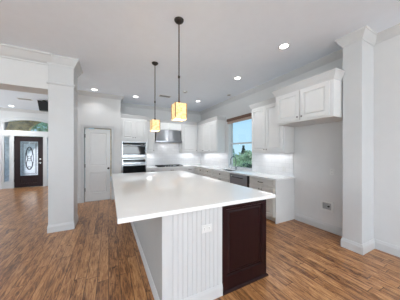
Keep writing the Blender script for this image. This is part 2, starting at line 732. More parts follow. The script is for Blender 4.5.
# ---- kitchen window
def window_unit():
    w = thing('window_1', 'kitchen window over the sink with a view of trees', 'window', (XR + .09, WY0, WZ0), 0, kind='structure')
    W, H = WY1 - WY0, WZ1 - WZ0
    f = MB()
    for y0, y1, z0, z1 in ((0, .05, 0, H), (W - .05, W, 0, H), (.05, W - .05, 0, .05), (.05, W - .05, H - .05, H)):
        f.box(0, .06, y0, y1, z0, z1)
    f.build('window_frame', M_TRIM, w)
    MB().box(-.09, 0, 0, .012, .022, H).box(-.09, 0, W - .012, W, .022, H).box(-.09, 0, .012, W - .012, H - .012, H).build('jamb_liner', M_CAB, w)
    zr = 0.80
    MB().box(-.005, .05, .05, W - .05, zr - .022, zr + .022).build('meeting_rail', mat('rail_grey', (.50, .52, .54), .5), w)
    MB().box(.025, .031, .05, W - .05, .05, H - .05).build('pane', M_GLASS, w)
    MB().box(-.09, 0, 0, W, -.0, .022).build('sill', M_TRIM, w)


window_unit()


def casing(mb, x0, x1, z1, y, wd=.075, t=.02):
    """flat stepped casing round a door opening, standing proud of the wall at y."""
    for (a, b, c, d, tt) in ((x0 - wd, x0, 0, z1 + wd, t), (x1, x1 + wd, 0, z1 + wd, t), (x0, x1, z1, z1 + wd, t),
                             (x0 - wd, x0 - wd + .022, 0, z1 + wd, t + .012), (x1 + wd - .022, x1 + wd, 0, z1 + wd, t + .012),
                             (x0 - wd, x1 + wd, z1 + wd - .022, z1 + wd, t + .012)):
        mb.box(a, b, y - tt, y, c, d)
    return mb


# ---- pantry door (door_2)
def raised_panel(bm, face_pred, frames):
    pass


def door_slab(mb, x0, x1, z0, z1, y0, y1, panels, drop=.010, slope=.014, raise_w=.03, raise_h=.006, flat=.016):
    """slab x0..x1, z0..z1, front at y0 (towards -y); recessed/raised panels given as (px0,px1,pz0,pz1)."""
    bm = mb.bm
    xsn = sorted({x0, x1} | {p[0] for p in panels} | {p[1] for p in panels})
    zsn = sorted({z0, z1} | {p[2] for p in panels} | {p[3] for p in panels})
    grid = {(i, j): bm.verts.new((x, y0, z)) for i, x in enumerate(xsn) for j, z in enumerate(zsn)}
    back = {(i, j): bm.verts.new((x, y1, z)) for i, x in enumerate(xsn) for j, z in enumerate(zsn)}
    pf = []
    for i in range(len(xsn) - 1):
        for j in range(len(zsn) - 1):
            f = bm.faces.new((grid[i, j], grid[i + 1, j], grid[i + 1, j + 1], grid[i, j + 1]))
            bm.faces.new((back[i, j], back[i, j + 1], back[i + 1, j + 1], back[i + 1, j]))
            cx, cz = (xsn[i] + xsn[i + 1]) / 2, (zsn[j] + zsn[j + 1]) / 2
            if any(p[0] < cx < p[1] and p[2] < cz < p[3] for p in panels):
                pf.append(f)
    ni, nj = len(xsn) - 1, len(zsn) - 1
    for i in range(ni):
        bm.faces.new((grid[i, 0], back[i, 0], back[i + 1, 0], grid[i + 1, 0]))
        bm.faces.new((grid[i, nj], grid[i + 1, nj], back[i + 1, nj], back[i, nj]))
    for j in range(nj):
        bm.faces.new((grid[0, j], grid[0, j + 1], back[0, j + 1], back[0, j]))
        bm.faces.new((grid[ni, j], back[ni, j], back[ni, j + 1], grid[ni, j + 1]))
    for f in pf:
        f.normal_update()
        sgn = -1 if f.normal.y < 0 else 1      # front faces look to -y
        bmesh.ops.inset_individual(bm, faces=[f], thickness=slope, depth=-drop)
        if raise_w:
            bmesh.ops.inset_individual(bm, faces=[f], thickness=flat, depth=0)
            bmesh.ops.inset_individual(bm, faces=[f], thickness=raise_w, depth=raise_h)
    return mb


pd = thing('door_2', 'white two-panel pantry door left of the ovens', 'door', (PDX0, PY, 0), 0, kind='structure')
PW = PDX1 - PDX0
door_slab(MB(), .004, PW - .004, .012, PDZ - .004, .02, .055,
          [(.115, PW - .115, .25, .86), (.115, PW - .115, 1.05, PDZ - .12)], drop=.014).build('door_panel', M_CAB, pd)
kb = MB()
kb.cyl((PW - .06, .02, .965), (PW - .06, -.02, .965), .012).cyl((PW - .06, .02, .965), (PW - .06, .012, .965), .032)
kb.ball((PW - .06, -.038, .965), .027)
kb.build('door_knob', M_DARKMETAL, pd, smooth=True)
for hz in (.36, 1.06, 1.93):
    MB().cyl((-.004, .012, hz - .05), (-.004, .012, hz + .05), .010, seg=10).box(.0, .016, .012, .0215, hz - .05, hz + .05).build('hinge', M_KNOB, pd)
struct('trim_7', casing(MB(), PDX0 - .02, PDX1 + .02, PDZ + .02, PY), M_TRIM)

# ---- front entry: frame, sidelights, transom, door
fr = MB()
JX = [(EC - EA, EC - EA + .055), (EC - .585, EC - .455), (EC + .455, EC + .585), (EC + EA - .055, EC + EA)]
for a, b in JX:
    fr.box(a, b, YE - .005, YE + .12, 0, 2.115)
fr.box(EC - EA, EC + EA, YE - .012, YE + .12, 2.115, 2.335)
for a, b in ((JX[0][1], JX[1][0]), (JX[2][1], JX[3][0])):
    fr.box(a, b, YE + .02, YE + .10, 0, .28).box(a, b, YE + .02, YE + .10, 2.06, 2.115)
ro, ri = [], []
for k in range(25):
    t = PI - PI * k / 24
    xo, xi = EC + EA * math.cos(t), EC + (EA - .055) * math.cos(t)
    ro.append((xo, arch(xo)))
    ri.append((xi, arch(xi, EA - .055, SPR, RISE - .05)))
fr.prism([(EC - EA, 2.335)] + ro + [(EC + EA, 2.335), (EC + EA - .055, 2.335)] + ri[::-1] + [(EC - EA + .055, 2.335)], 'y', YE - .005, YE + .12)
struct('trim_8', fr, M_TRIM)
cs = MB()
for s in (-1, 1):
    a, b = EC + s * EA, EC + s * (EA + .08)
    cs.box(min(a, b), max(a, b), YE - .03, YE, 0, SPR)
rc = [(EC + (EA + .08) * math.cos(PI - PI * k / 24), 0) for k in range(25)]
rc = [(x, arch(x, EA + .08, SPR, RISE + .085)) for x, _ in rc]
cs.prism(rc + ro[::-1], 'y', YE - .03, YE)
struct('trim_9', cs, M_TRIM)
for nm, (a, b) in (('window_2', (JX[0][1], JX[1][0])), ('window_3', (JX[2][1], JX[3][0]))):
    struct(nm, MB().box(a, b, YE + .055, YE + .062, .28, 2.06), M_FROST)
struct('window_4', MB().prism([(EC - EA + .055, 2.335)] + ri + [(EC + EA - .055, 2.335)], 'y', YE + .055, YE + .062), M_GLASS)

ed = thing('door_1', 'dark wood front door with ornate leaded glass', 'door', (EC - .45, YE, 0), 0, kind='structure')
DW, DH = .90, 2.10
dm = MB()
GX0, GX1, GZ0, GZ1 = .17, .73, .49, 1.90
dm.box(.0, GX0, .03, .085, .012, DH).box(GX1, DW, .03, .085, .012, DH).box(GX0, GX1, .03, .085, GZ1, DH).box(GX0, GX1, .03, .085, .36, GZ0)
dm.box(GX0, GX1, .03, .085, .012, .16)
dm.build('door_panel', M_MAHOG, ed)
door_slab(MB(), GX0, GX1, .16, .36, .04, .08, [(GX0 + .01, GX1 - .01, .17, .35)], drop=.008, raise_w=.02).build('lower_panel', M_MAHOG, ed)
gm = MB().box(GX0, GX1, .055, .062, GZ0, GZ1).build('glass', M_FROST, ed)
cm = MB()
gcx, gcz = (GX0 + GX1) / 2, (GZ0 + GZ1) / 2
for o_ in (.05, .085):
    pts = [(GX0 + o_, .052, GZ0 + o_), (GX1 - o_, .052, GZ0 + o_), (GX1 - o_, .052, GZ1 - o_), (GX0 + o_, .052, GZ1 - o_)]
    for i in range(4):
        cm.tube([pts[i], pts[(i + 1) % 4]], .008, 6)
for (rx, rz, dz) in ((.13, .48, 0), (.09, .22, .22), (.09, .22, -.22), (.06, .10, 0), (.05, .07, .40), (.05, .07, -.40)):
    cm.tube([(gcx + rx * math.cos(2 * PI * k / 28), .052, gcz + dz + rz * math.sin(2 * PI * k / 28)) for k in range(29)], .010, 6)
for sx in (-1, 1):
    for sz in (-1, 1):
        cm.tube([(gcx + sx * (.05 + .055 * math.sin(k * .45)) * 1.0, .052, gcz + sz * (.06 + .05 * k)) for k in range(9)], .012, 6)
cm.build('leaded_ornament', M_CAME, gm)
hd = MB()
hd.cyl((DW - .09, .03, 1.16), (DW - .09, .005, 1.16), .032).cyl((DW - .09, .03, 1.0), (DW - .09, .015, 1.0), .03)
hd.tube([(DW - .09, .015, 1.0), (DW - .09, -.03, 1.0), (DW - .12, -.035, 1.0), (DW - .19, -.03, 1.0)], .011)
hd.build('door_handle', M_CHROME, ed, smooth=True)
for hz in (.3, 1.1, 1.85):
    MB().cyl((-.002, .026, hz - .05), (-.002, .026, hz + .05), .010, seg=8).build('hinge', M_DARKMETAL, ed)

# ---- outside: ground, porch, trees
struct('ground', MB().box(-40, 60, -40, 60, -.35, -.13), M_GRASS)
struct('porch_floor', MB().box(-6.5, .2, YE + .15, 12.6, -.12, -.02), mat('porch_concrete', (.5, .48, .45), .8, noise=.1))
struct('porch_ceiling', MB().box(-6.5, .2, YE + .15, 12.6, 3.75, 3.85), M_PORCH)
PCX, PHA = -2.15, 1.60
pa = [(PCX + PHA * math.cos(PI - PI * k / 20), 2.40 + .95 * math.sin(PI * k / 20)) for k in range(21)]
struct('porch_wall', arch_wall(-6.5, .2, 12.2, 12.6, -.02, 3.75, pa), M_STONE)

# ------------------------------------------------------------------ column and pilaster
CX0, CX1, CY0, CY1 = -0.970, -0.588, 4.10, 4.56
col = thing('column', 'white square column on the wood floor between kitchen and foyer', 'column', ((CX0 + CX1) / 2, (CY0 + CY1) / 2, 0))
hx, hy = (CX1 - CX0) / 2, (CY1 - CY0) / 2
ring = [(hx, -hy), (-hx, -hy), (-hx, hy), (hx, hy)]      # clockwise from above: left of the path is outside
MB().box(-hx, hx, -hy, hy, 0, CEIL, .004).build('shaft', M_TRIM, col)
MB().sweep(ring, base_prof(.14, .012), True).build('plinth', M_TRIM, col)
MB().sweep(ring, [(0, 2.69), (.010, 2.69), (.022, 2.705), (.022, 2.72), (.010, 2.735), (0, 2.735)], True).build('necking', M_TRIM, col)
MB().sweep(ring, crown_prof(CEIL, .15, .09), True).build('capital', M_TRIM, col)

pil = thing('pilaster', 'white square half column projecting from the right wall', 'column', ((PLX + XR) / 2, (PLY0 + PLY1) / 2, 0))
qx, qy = (XR - PLX) / 2, (PLY1 - PLY0) / 2
MB().box(-qx, qx, -qy, qy, 0, CEIL, .003).build('shaft', M_TRIM, pil)
ppath = [(qx, -qy), (-qx, -qy), (-qx, qy), (qx, qy)]
MB().sweep(ppath, base_prof(.14, .018)).build('plinth', M_TRIM, pil)
MB().sweep(ppath, crown_prof(CEIL, .13, .075)).build('capital', M_TRIM, pil)


# ------------------------------------------------------------------ cabinets
def knob(parent, x, z, y, m=M_KNOB):
    k = MB()
    k.cyl((0, 0, 0), (0, -.014, 0), .006, seg=8).lathe([(0.004, 0), (.014, .003), (.016, .008), (.012, .014), (.004, .017)], (0, 0, 0), 12)
    # turn the lathe part to face -y
    for v in k.bm.verts:
        pass
    k2 = MB()
    k2.cyl((x, y, z), (x, y - .016, z), .006, seg=8).ball((x, y - .022, z), .016, 12, (1, .65, 1))
    k.bm.free()
    return k2.build('knob', m, parent, smooth=True)


def big_knob(parent, x, z, y):
    k = MB().cyl((x, y + .006, z), (x, y - .014, z), .008, seg=8).box(x - .019, x + .019, y - .026, y - .012, z - .019, z + .019, .004)
    return k.build('knob', M_DARKMETAL, parent)


def pull(parent, x, z, y, w=.12, m=M_DARKMETAL):
    p = MB()
    p.tube([(x - w / 2, y, z), (x - w / 2, y - .024, z), (x - w / 2 + .02, y - .030, z), (x + w / 2 - .02, y - .030, z), (x + w / 2, y - .024, z), (x + w / 2, y, z)], .0085, 8)
    return p.build('pull', m, parent, smooth=True)


def cab_door(parent, x0, x1, z0, z1, m, fr_=.058, t=.024, name='door', raised=True):
    mb = door_slab(MB(), 0, x1 - x0, 0, z1 - z0, -t, 0, [(fr_, x1 - x0 - fr_, fr_, z1 - z0 - fr_)], drop=.017, slope=.004, raise_w=.026 if raised else 0, raise_h=.014)
    return mb.build(name, m, parent, (x0, -.0005, z0))


def cab_drawer(parent, x0, x1, z0, z1, m, t=.02):
    mb = door_slab(MB(), 0, x1 - x0, 0, z1 - z0, -t, 0, [(.020, x1 - x0 - .020, .020, z1 - z0 - .020)], drop=.013, slope=.003, raise_w=.004, raise_h=.010, flat=.012)
    return mb.build('drawer', m, parent, (x0, -.0005, z0))


def base_cab(label, loc, rz, w, depth, layout, m, group, end=None, hw='knob'):
    """local frame: x along the front, front at y=0 looking to -y."""
    c = thing('base_cabinet', label, 'cabinet', loc, rz, group)
    if layout[0][0] == 'false':      # sink cabinet: open inside, below the bowl
        b = MB().box(0, w, 0, .035, .10, .883).box(0, .02, .035, depth, .10, .883).box(w - .02, w, .035, depth, .10, .883)
        b.box(.02, w - .02, depth - .015, depth, .10, .883).box(.02, w - .02, .035, depth - .015, .10, .13).box(0, w, .07, depth, 0, .10)
    else:
        b = MB().box(0, w, 0, depth, .10, .883).box(.0, w, .07, depth, 0, .10)
    b.build('body', m, c)
    if end:
        MB().box(w, w + .022, -.004, depth, 0, .883).build('end_panel', M_CAB, c)
    g = .016
    for kind, x0, x1 in layout:
        if kind in ('dd', 'd1', 'false'):
            d = cab_drawer(c, x0 + g, x1 - g, .725, .868, m)
            if True:
                (pull if hw == 'pull' else big_knob)(d, (x1 - x0) / 2 - g, .072, -.02)
        zt = .705 if kind != 'tall' else .868
        if kind in ('dd', 'false'):
            mid = (x0 + x1) / 2
            for a, bb, kx in ((x0 + g, mid - .005, 'r'), (mid + .005, x1 - g, 'l')):
                dd = cab_door(c, a, bb, .115, zt, m)
                knob(dd, (bb - a - .03) if kx == 'r' else .03, zt - .115 - .06, -.02)
        elif kind in ('d1', 'tall'):
            dd = cab_door(c, x0 + g, x1 - g, .115, zt, m)
            knob(dd, .03, zt - .115 - .06, -.02)
    return c


RX = 3.02            # right run front
GB = 'base cabinets under the wall counter'
R90 = -PI / 2
# local x runs toward the camera (-Y): loc.y is the far end
base_cab('near base cabinet with white end panel, right of the dishwasher', (RX, 3.262, 0), R90, .738, XR - RX - .002, [('dd', 0, .738)], M_GREIGE, GB, end=True, hw='pull')
base_cab('wide sink base cabinet under the window, beside the dishwasher', (RX, 4.975, 0), R90, .945, XR - RX - .002, [('false', 0, .945)], M_GREIGE, GB)
base_cab('narrow base cabinet with one knobbed drawer, next to the sink cabinet', (RX, 5.525, 0), R90, .545, XR - RX - .002, [('d1', 0, .545)], M_GREIGE, GB)
base_cab('narrow base cabinet second from the sink cabinet, toward the corner', (RX, 6.0, 0), R90, .47, XR - RX - .002, [('d1', 0, .47)], M_GREIGE, GB)
base_cab('corner base cabinet where the two counters meet', (RX, YB - .002, 0), R90, YB - 6.004, XR - RX - .002, [('tall', YB - 6.30 + .03, YB - 6.004)], M_GREIGE, GB)
BY = 6.30
base_cab('narrow white base cabinet between the ovens and the cooktop', (1.185, BY, 0), 0, .36, YB - BY - .002, [('d1', 0, .36)], M_CAB, GB, hw='pull')
base_cab('wide white base cabinet below the cooktop', (1.548, BY, 0), 0, 1.06, YB - BY - .002, [('dd', 0, 1.06)], M_CAB, GB, hw='pull')
base_cab('white base cabinet between the cooktop and the corner', (2.611, BY, 0), 0, .40, YB - BY - .002, [('d1', 0, .36)], M_CAB, GB, hw='pull')

# dishwasher
dwr = thing('dishwasher', 'dark slate dishwasher built in under the wall counter', 'dishwasher', (RX, 4.025, 0), R90)
dl = .755
MB().box(0.005, dl - .005, .02, .57, .10, .88).box(.02, dl - .02, .07, .57, 0, .10).build('tub', M_BLACK, dwr)
MB().box(.01, dl - .075, -.022, .02, .115, .872, .004).build('door', M_SLATE, dwr)
MB().box(dl - .068, dl - .005, -.012, .02, .10, .88).build('side_filler', M_BLACK, dwr)
hb = MB()
hb.tube([(.15, -.022, .80), (.15, -.055, .80), (.18, -.062, .80), (dl - .25, -.062, .80), (dl - .22, -.055, .80), (dl - .22, -.022, .80)], .012, 10)
hb.build('handle', M_BLACK, dwr, smooth=True)
MB().box(.055, .10, -.0235, -.021, .795, .83).build('badge', M_CHROME, dwr)


# worktop along both walls (one continuous L with the sink cut out)
SX0, SX1, SY0, SY1 = 3.10, 3.47, 4.10, 4.84
wt = MB()
TF = RX - .03
Z0, Z1 = .884, .916
wt.box(TF, XR - .001, 2.478, SY0, Z0, Z1).box(TF, XR - .001, SY1, YB - .001, Z0, Z1).box(TF, SX0, SY0, SY1, Z0, Z1).box(SX1, XR - .001, SY0, SY1, Z0, Z1)
wt.box(1.183, TF, BY - .03, YB - .001, Z0, Z1)
tag(wt.build('countertop', M_QUARTZ), 'long white L-shaped worktop along the right and back walls', 'countertop')
sk = thing('sink', 'undermount steel sink in the wall counter below the window', 'sink', ((SX0 + SX1) / 2, (SY0 + SY1) / 2, .70))
a, b = (SX1 - SX0) / 2, (SY1 - SY0) / 2
MB().box(-a, a, -b, b, 0, .012).box(-a - .012, -a, -b - .012, b + .012, 0, .183).box(a, a + .012, -b - .012, b + .012, 0, .183)\
    .box(-a, a, -b - .012, -b, 0, .183).box(-a, a, b, b + .012, 0, .183).build('basin', M_STEEL, sk)
MB().cyl((0, 0, .012), (0, 0, .017), .045).build('drain', M_CHROME, sk)
fa = thing('faucet', 'tall gooseneck kitchen faucet beside the sink', 'faucet', (3.53, 4.42, Z1))
MB().cyl((0, 0, 0), (0, 0, .05), .027, .022).tube([(0, 0, .05), (0, 0, .30)] + [(-.10 + .10 * math.cos(t * PI / 10), 0, .30 + .10 * math.sin(t * PI / 10)) for t in range(1, 11)] + [(-.20, 0, .24)], .013, 10)\
    .build('spout', M_FAUCET, fa, smooth=True)
MB().cyl((-.20, 0, .24), (-.20, 0, .16), .017, .019).build('spray_head', M_FAUCET, fa, smooth=True)
MB().tube([(0, -.02, .06), (0, -.05, .075), (0, -.10, .12)], .008, 8).build('lever', M_FAUCET, fa, smooth=True)
sd = thing('soap_dispenser', 'small soap dispenser at the far side of the faucet', 'dispenser', (3.53, 4.68, Z1))
MB().cyl((0, 0, 0), (0, 0, .09), .018, .014).build('base', M_CHROME, sd, smooth=True)
MB().tube([(0, 0, .09), (0, 0, .12), (-.03, 0, .13), (-.07, 0, .12)], .007, 8).build('spout', M_CHROME, sd, smooth=True)

# fill lights added below the wall cabinets and hood to brighten the back kitchen
UNDER_W = 1.5
for (ux, uy, uz, ul, rz_) in ((3.45, 2.98, 1.43, .8, PI / 2), (3.45, 5.84, 1.43, 1.4, PI / 2), (1.33, 6.78, 1.43, .22, 0), (2.9, 6.78, 1.43, .6, 0), (2.045, 6.72, 1.80, .7, 0)):
    area_light('added_under_cabinet_fill', (ux, uy, uz), (0, 0, rz_), ul, .05, UNDER_W * max(ul, .5), (.98, .99, 1))

# cooktop
ck = thing('cooktop', 'black gas cooktop set in the back counter under the hood', 'cooktop', (2.06, 6.60, Z1))
MB().box(-.50, .50, -.25, .25, 0, .012, .004).build('glass_top', M_GLASSBLK, ck)
for gx in (-.33, 0, .33):
    g_ = MB()
    for xx in (-.14, .14):
        g_.box(gx + xx - .008, gx + xx + .008, -.20, .22, .03, .05)
    for yy in (-.19, -.06, .07, .21):
        g_.box(gx - .14, gx + .14, yy - .008, yy + .008, .03, .05)
    for xx in (-.13, .13):
        for yy in (-.18, .20):
            g_.box(gx + xx - .01, gx + xx + .01, yy - .01, yy + .01, .012, .03)
    g_.build('grate', M_IRON, ck)
    for yy in (-.09, .12):
        MB().cyl((gx, yy, .012), (gx, yy, .028), .045, .035).build('burner', M_IRON, ck)
for i in range(5):
    MB().cyl((-.2 + .1 * i, -.225, .012), (-.2 + .1 * i, -.225, .034), .017, .015, 12).build('control_knob', M_CHROME, ck)

# range hood
hood = thing('range_hood', 'stainless steel range hood above the black cooktop', 'range hood', (2.045, YB - .014, 1.82))


def bowed(xh, yf, z, bow, n=14):
    """outline at height z: back edge straight on the wall, front bowed towards -y."""
    pts = [(-xh, 0, z)]
    for k in range(n + 1):
        t = -1 + 2 * k / n
        pts.append((xh * t, -yf - bow * (1 - t * t), z))
    pts.append((xh, 0, z))
    return pts


hm = MB()
levels = [(.515, .41, .045, .11), (.506, .385, .09, .115), (.492, .355, .18, .12), (.48, .335, .30, .125), (.474, .325, .42, .125), (.472, .32, .47, .125)]
rr_ = [[hm.bm.verts.new(p) for p in bowed(xh, yf, z, bw)] for xh, yf, z, bw in levels]
for r0, r1 in zip(rr_, rr_[1:]):
    n_ = len(r0)
    for k in range(n_):
        hm.bm.faces.new((r0[k], r0[(k + 1) % n_], r1[(k + 1) % n_], r1[k]))
hm.bm.faces.new(rr_[0][::-1])
hm.bm.faces.new(rr_[-1])
hm.build('canopy', M_HOOD, hood, smooth=True)
lp = MB()
lo = [lp.bm.verts.new(p) for p in bowed(.52, .415, 0, .112)]
hi = [lp.bm.verts.new(p) for p in bowed(.52, .415, .05, .112)]
n_ = len(lo)
for k in range(n_):
    lp.bm.faces.new((lo[k], lo[(k + 1) % n_], hi[(k + 1) % n_], hi[k]))
lp.bm.faces.new(lo[::-1])
lp.bm.faces.new(hi)
lp.build('lip', mat('hood_lip_steel', (.30, .31, .33), .3, 1.0), hood, smooth=True)
MB().box(-.40, .40, -.40, -.08, -.006, 0).build('filter', M_GREYVENT, hood)
for i in range(4):
    MB().cyl((-.06 + .04 * i, -.524, .025), (-.06 + .04 * i, -.536, .025), .008, seg=10).build('button', M_CHROME, hood)


# wall cabinets
def wall_cab(label, loc, rz, w, depth, z0, z1, ztop, doors, crown_path, knob_bottom=True, m=M_CAB, rail=True):
    c = thing('wall_cabinet', label, 'cabinet', loc, rz, 'wall cabinets of the kitchen')
    MB().box(0, w, 0, depth, z0, z1).build('body', m, c)
    n = len(doors)
    for i, (x0, x1, side) in enumerate(doors):
        d = cab_door(c, x0, x1, z0 + .03, z1 - .035, m)
        kx = x1 - x0 - .03 if side == 'r' else .03
        knob(d, kx, .05, -.02)
    MB().sweep(crown_path, crown_prof(ztop, ztop - z1 + .015, .058)).build('crown', M_TRIM, c)
    return c


UX = 3.27
D_R = XR - UX - .002
# crown paths are in local coordinates; left of the path is outside
wall_cab('tall two-door wall cabinet right of the window', (UX, 3.45, 0), R90, .945, D_R, 1.44, 2.565, 2.66,
         [(.02, .465, 'r'), (.475, .915, 'l')], [(.945, 0), (0, 0), (0, D_R)])
wall_cab('three-door wall cabinet left of the window', (UX, 6.598, 0), R90, 1.52, D_R, 1.44, 2.565, 2.665,
         [(.06, .53, 'r'), (.54, .99, 'l'), (1.0, 1.49, 'l')], [(1.52, D_R), (1.52, 0), (.0, 0)])
FX = 3.0
wall_cab('deep two-door wall cabinet over the empty refrigerator niche', (FX, 2.49, 0), R90, 1.035, XR - FX - .002, 2.0, 2.575, 2.69,
         [(.04, .51, 'r'), (.53, .985, 'l')], [(1.035, PLX - FX - .006), (1.035, 0), (0, 0), (0, XR - FX - .002)])
UY = 6.60
D_B = YB - UY - .002
wall_cab('narrow wall cabinet between the ovens and the hood', (1.185, UY, 0), 0, .335, D_B, 1.44, 2.58, 2.68,
         [(.02, .315, 'r')], [(.335, 0), (0, 0)])
wall_cab('single-door wall cabinet in the corner right of the hood', (2.57, UY, 0), 0, .69, D_B, 1.44, 2.58, 2.68,
         [(.02, .675, 'r')], [(.69, 0), (0, 0)])
# cover over the hood
hc = thing('hood_cover', 'white two-panel cabinet fascia directly above the steel hood', 'cabinet', (1.525, UY, 0), 0)
MB().box(0, 1.04, 0, D_B, 2.295, 2.58).build('body', M_CAB, hc)
for x0, x1 in ((.03, .515), (.525, 1.01)):
    MB().box(x0, x1, -.02, -.0005, 2.32, 2.55, .004).build('panel', M_CAB, hc)
MB().sweep([(1.04, 0), (0, 0)], crown_prof(2.66, .095, .058)).build('crown', M_TRIM, hc)

# oven tower
TX0, TX1, TY = 0.338, 1.180, 6.275
tw = thing('oven_cabinet', 'tall white cabinet holding the two built-in ovens', 'cabinet', (TX0, TY, 0))
TWW, TD = TX1 - TX0, YB - TY - .002
MB().box(0, .04, 0, TD, 0, 2.575).box(TWW - .03, TWW, 0, TD, 0, 2.575).box(.04, TWW - .03, 0, TD, 1.80, 2.575).box(.04, TWW - .03, TD - .02, TD, .0, 1.80)\
    .box(.04, TWW - .03, 0, TD - .02, .0, .46).box(.04, TWW - .03, 0, TD - .02, 1.235, 1.28).build('body', M_CAB, tw)
for x0, x1, sd_ in ((.045, .412, 'r'), (.420, .80, 'l')):
    d = cab_door(tw, x0, x1, 1.885, 2.55, M_CAB)
    knob(d, (x1 - x0 - .03) if sd_ == 'r' else .03, .05, -.02)
d = cab_drawer(tw, .045, .80, .12, .44, M_CAB)
pull(d, .37, .25, -.02)
MB().sweep([(TWW, 0), (0, 0)], crown_prof(2.685, .12, .06)).build('crown', M_TRIM, tw)

mw = thing('microwave_oven', 'upper built-in stainless microwave with dark glass front', 'microwave', (TX0 + .043, TY, 1.285))
MWW = TWW - .076
MB().box(0.003, MWW - .003, 0.0, .45, 0.002, .508).build('case', M_BLACK, mw)
MB().box(0, MWW, -.022, -.0005, .002, .510, .003).build('trim_kit', M_STEEL, mw)
MB().box(.022, MWW - .022, -.034, -.0222, .405, .492, .002).build('control_panel', M_GLASSBLK, mw)
MB().box(.022, MWW - .022, -.034, -.0222, .085, .40, .002).build('door_glass', M_GLASSBLK, mw)
MB().tube([(.06, -.033, .375), (.06, -.066, .375), (MWW - .06, -.066, .375), (MWW - .06, -.033, .375)], .009, 10).build('handle', M_STEEL, mw, smooth=True)
ov = thing('wall_oven', 'lower built-in wall oven with black glass door', 'oven', (TX0 + .043, TY, .465))
MB().box(0.003, MWW - .003, 0.0, .55, 0.002, .765).build('case', M_BLACK, ov)
MB().box(0, MWW, -.022, -.0005, .002, .767, .003).build('frame', M_STEEL, ov)
MB().box(.035, MWW - .035, -.034, -.0222, .645, .745, .002).build('control_panel', M_GLASSBLK, ov)
MB().box(.035, MWW - .035, -.034, -.0222, .06, .545, .002).build('door_glass', M_GLASSBLK, ov)
MB().tube([(.06, -.0222, .595), (.06, -.065, .595), (MWW - .06, -.065, .595), (MWW - .06, -.0222, .595)], .012, 10).build('handle', M_STEEL, ov, smooth=True)

# ------------------------------------------------------------------ island
IX0, IX1, IXM = 0.415, 1.662, 1.034
IY0, IY1 = 1.515, 4.40
IT = .95
isl = thing('kitchen_island', 'large island with white beadboard end and dark mahogany cabinets', 'island', ((IX0 + IX1) / 2, (IY0 + IY1) / 2, 0))
ox, oy = (IX0 + IX1) / 2, (IY0 + IY1) / 2


def L(x, y):
    return (x - ox, y - oy)


x0, y0 = L(IX0, IY0)
x1, y1 = L(IX1, IY1)
xm = IXM - ox
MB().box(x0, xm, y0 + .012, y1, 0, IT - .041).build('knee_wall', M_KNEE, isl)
# beadboard end
pitch, gw, gd = .0475, .006, .005
prof = []
xx = x0
while xx < xm - .05:
    prof += [(xx, y0), (xx + pitch - gw, y0), (xx + pitch - gw / 2, y0 + gd)]
    xx += pitch
prof += [(xx, y0), (xm, y0), (xm, y0 + .0115), (x0, y0 + .0115)]
MB().prism(prof, 'z', 0, IT - .041).build('beadboard', M_TRIM, isl)
MB().box(x0 - .006, x0 + .045, y0 - .008, y0 + .0005, 0.0, IT - .041).build('corner_board', M_TRIM, isl)
MB().sweep([(xm, y0), (x0, y0), (x0, y1), (xm, y1)], base_prof(.115, .012)).build('baseboard', M_TRIM, isl)
# mahogany cabinet half
MB().box(xm + .001, x1 - .022, y0 + .012, y1, .0, IT - .041).build('cabinet_body', M_MAHOG, isl)
PWD = x1 - xm - .002
ep = door_slab(MB(), 0, PWD, 0, IT - .041, 0, .0115, [(.052, PWD - .062, .165, IT - .041 - .045)], drop=.014, slope=.012, raise_w=.03, raise_h=.012)
ep.build('end_panel', M_MAHOG, isl, (xm + .001, y0, 0))
MB().sweep([(x1, y0 + .02), (x1, y0), (xm + .002, y0)], [(0, 0), (.018, 0), (.018, .012), (.012, .022), (0, .028)]).build('shoe_moulding', M_MAHOG, isl)
# drawers and doors on the side facing the wall counter (local +x)
n_un = 4
uw = (y1 - y0 - .03) / n_un
for i in range(n_un):
    ya, yb = y0 + .02 + i * uw, y0 + .02 + (i + 1) * uw - .01
    dz0 = .765
    dr = MB().box(x1 - .021, x1 + .012, ya, yb, dz0, IT - .05, .003).build('drawer', M_MAHOG, isl)
    yc = (ya + yb) / 2
    MB().tube([(x1 + .012, yc - .05, .84), (x1 + .036, yc - .05, .84), (x1 + .042, yc - .03, .84), (x1 + .042, yc + .03, .84), (x1 + .036, yc + .05, .84), (x1 + .012, yc + .05, .84)], .006, 8).build('pull', M_KNOB, dr, smooth=True)
    do = MB().box(x1 - .021, x1 - .002, ya, yb, .12, .755, .003).build('door', M_MAHOG, isl)
    MB().cyl((x1 - .002, yb - .04, .70), (x1 + .014, yb - .04, .70), .006, seg=8).ball((x1 + .02, yb - .04, .70), .015).build('knob', M_KNOB, do, smooth=True)
# worktop
ST = MB().box(.060, 1.792, 1.490, 4.63, IT - .040, IT, .004)
tag(ST.build('island_countertop', M_QUARTZ), 'large white quartz slab covering the kitchen island', 'countertop')

# outlet on the bead end, set sideways


def outlet(name, label, cat, loc, rz, w=.075, h=.115, sockets=2, sideways=False, parent=None, group=None):
    o = thing(name, label, cat, loc, rz, group)
    W, H = (h, w) if sideways else (w, h)
    MB().box(-W / 2, W / 2, -.006, 0, -H / 2, H / 2, .0015).build('plate', M_WHITEPL, o)
    for s in ((-1, 1) if sockets == 2 else (0,)):
        cx, cz = (s * .025, 0) if sideways else (0, s * .025)
        sk_ = MB().cyl((cx, -.0058, cz), (cx, -.009, cz), .017, seg=16).build('socket', mat('socket_white', (.74, .74, .73), .35), o)
        for dx in (-.006, .006):
            a_, b_ = (cx, cz + dx) if sideways else (cx + dx, cz)
            e_ = (.005, .0015) if sideways else (.0015, .005)
            MB().box(a_ - e_[0], a_ + e_[0], -.0096, -.0088, b_ - e_[1], b_ + e_[1]).build('slot', M_BLACK, sk_)
    return o


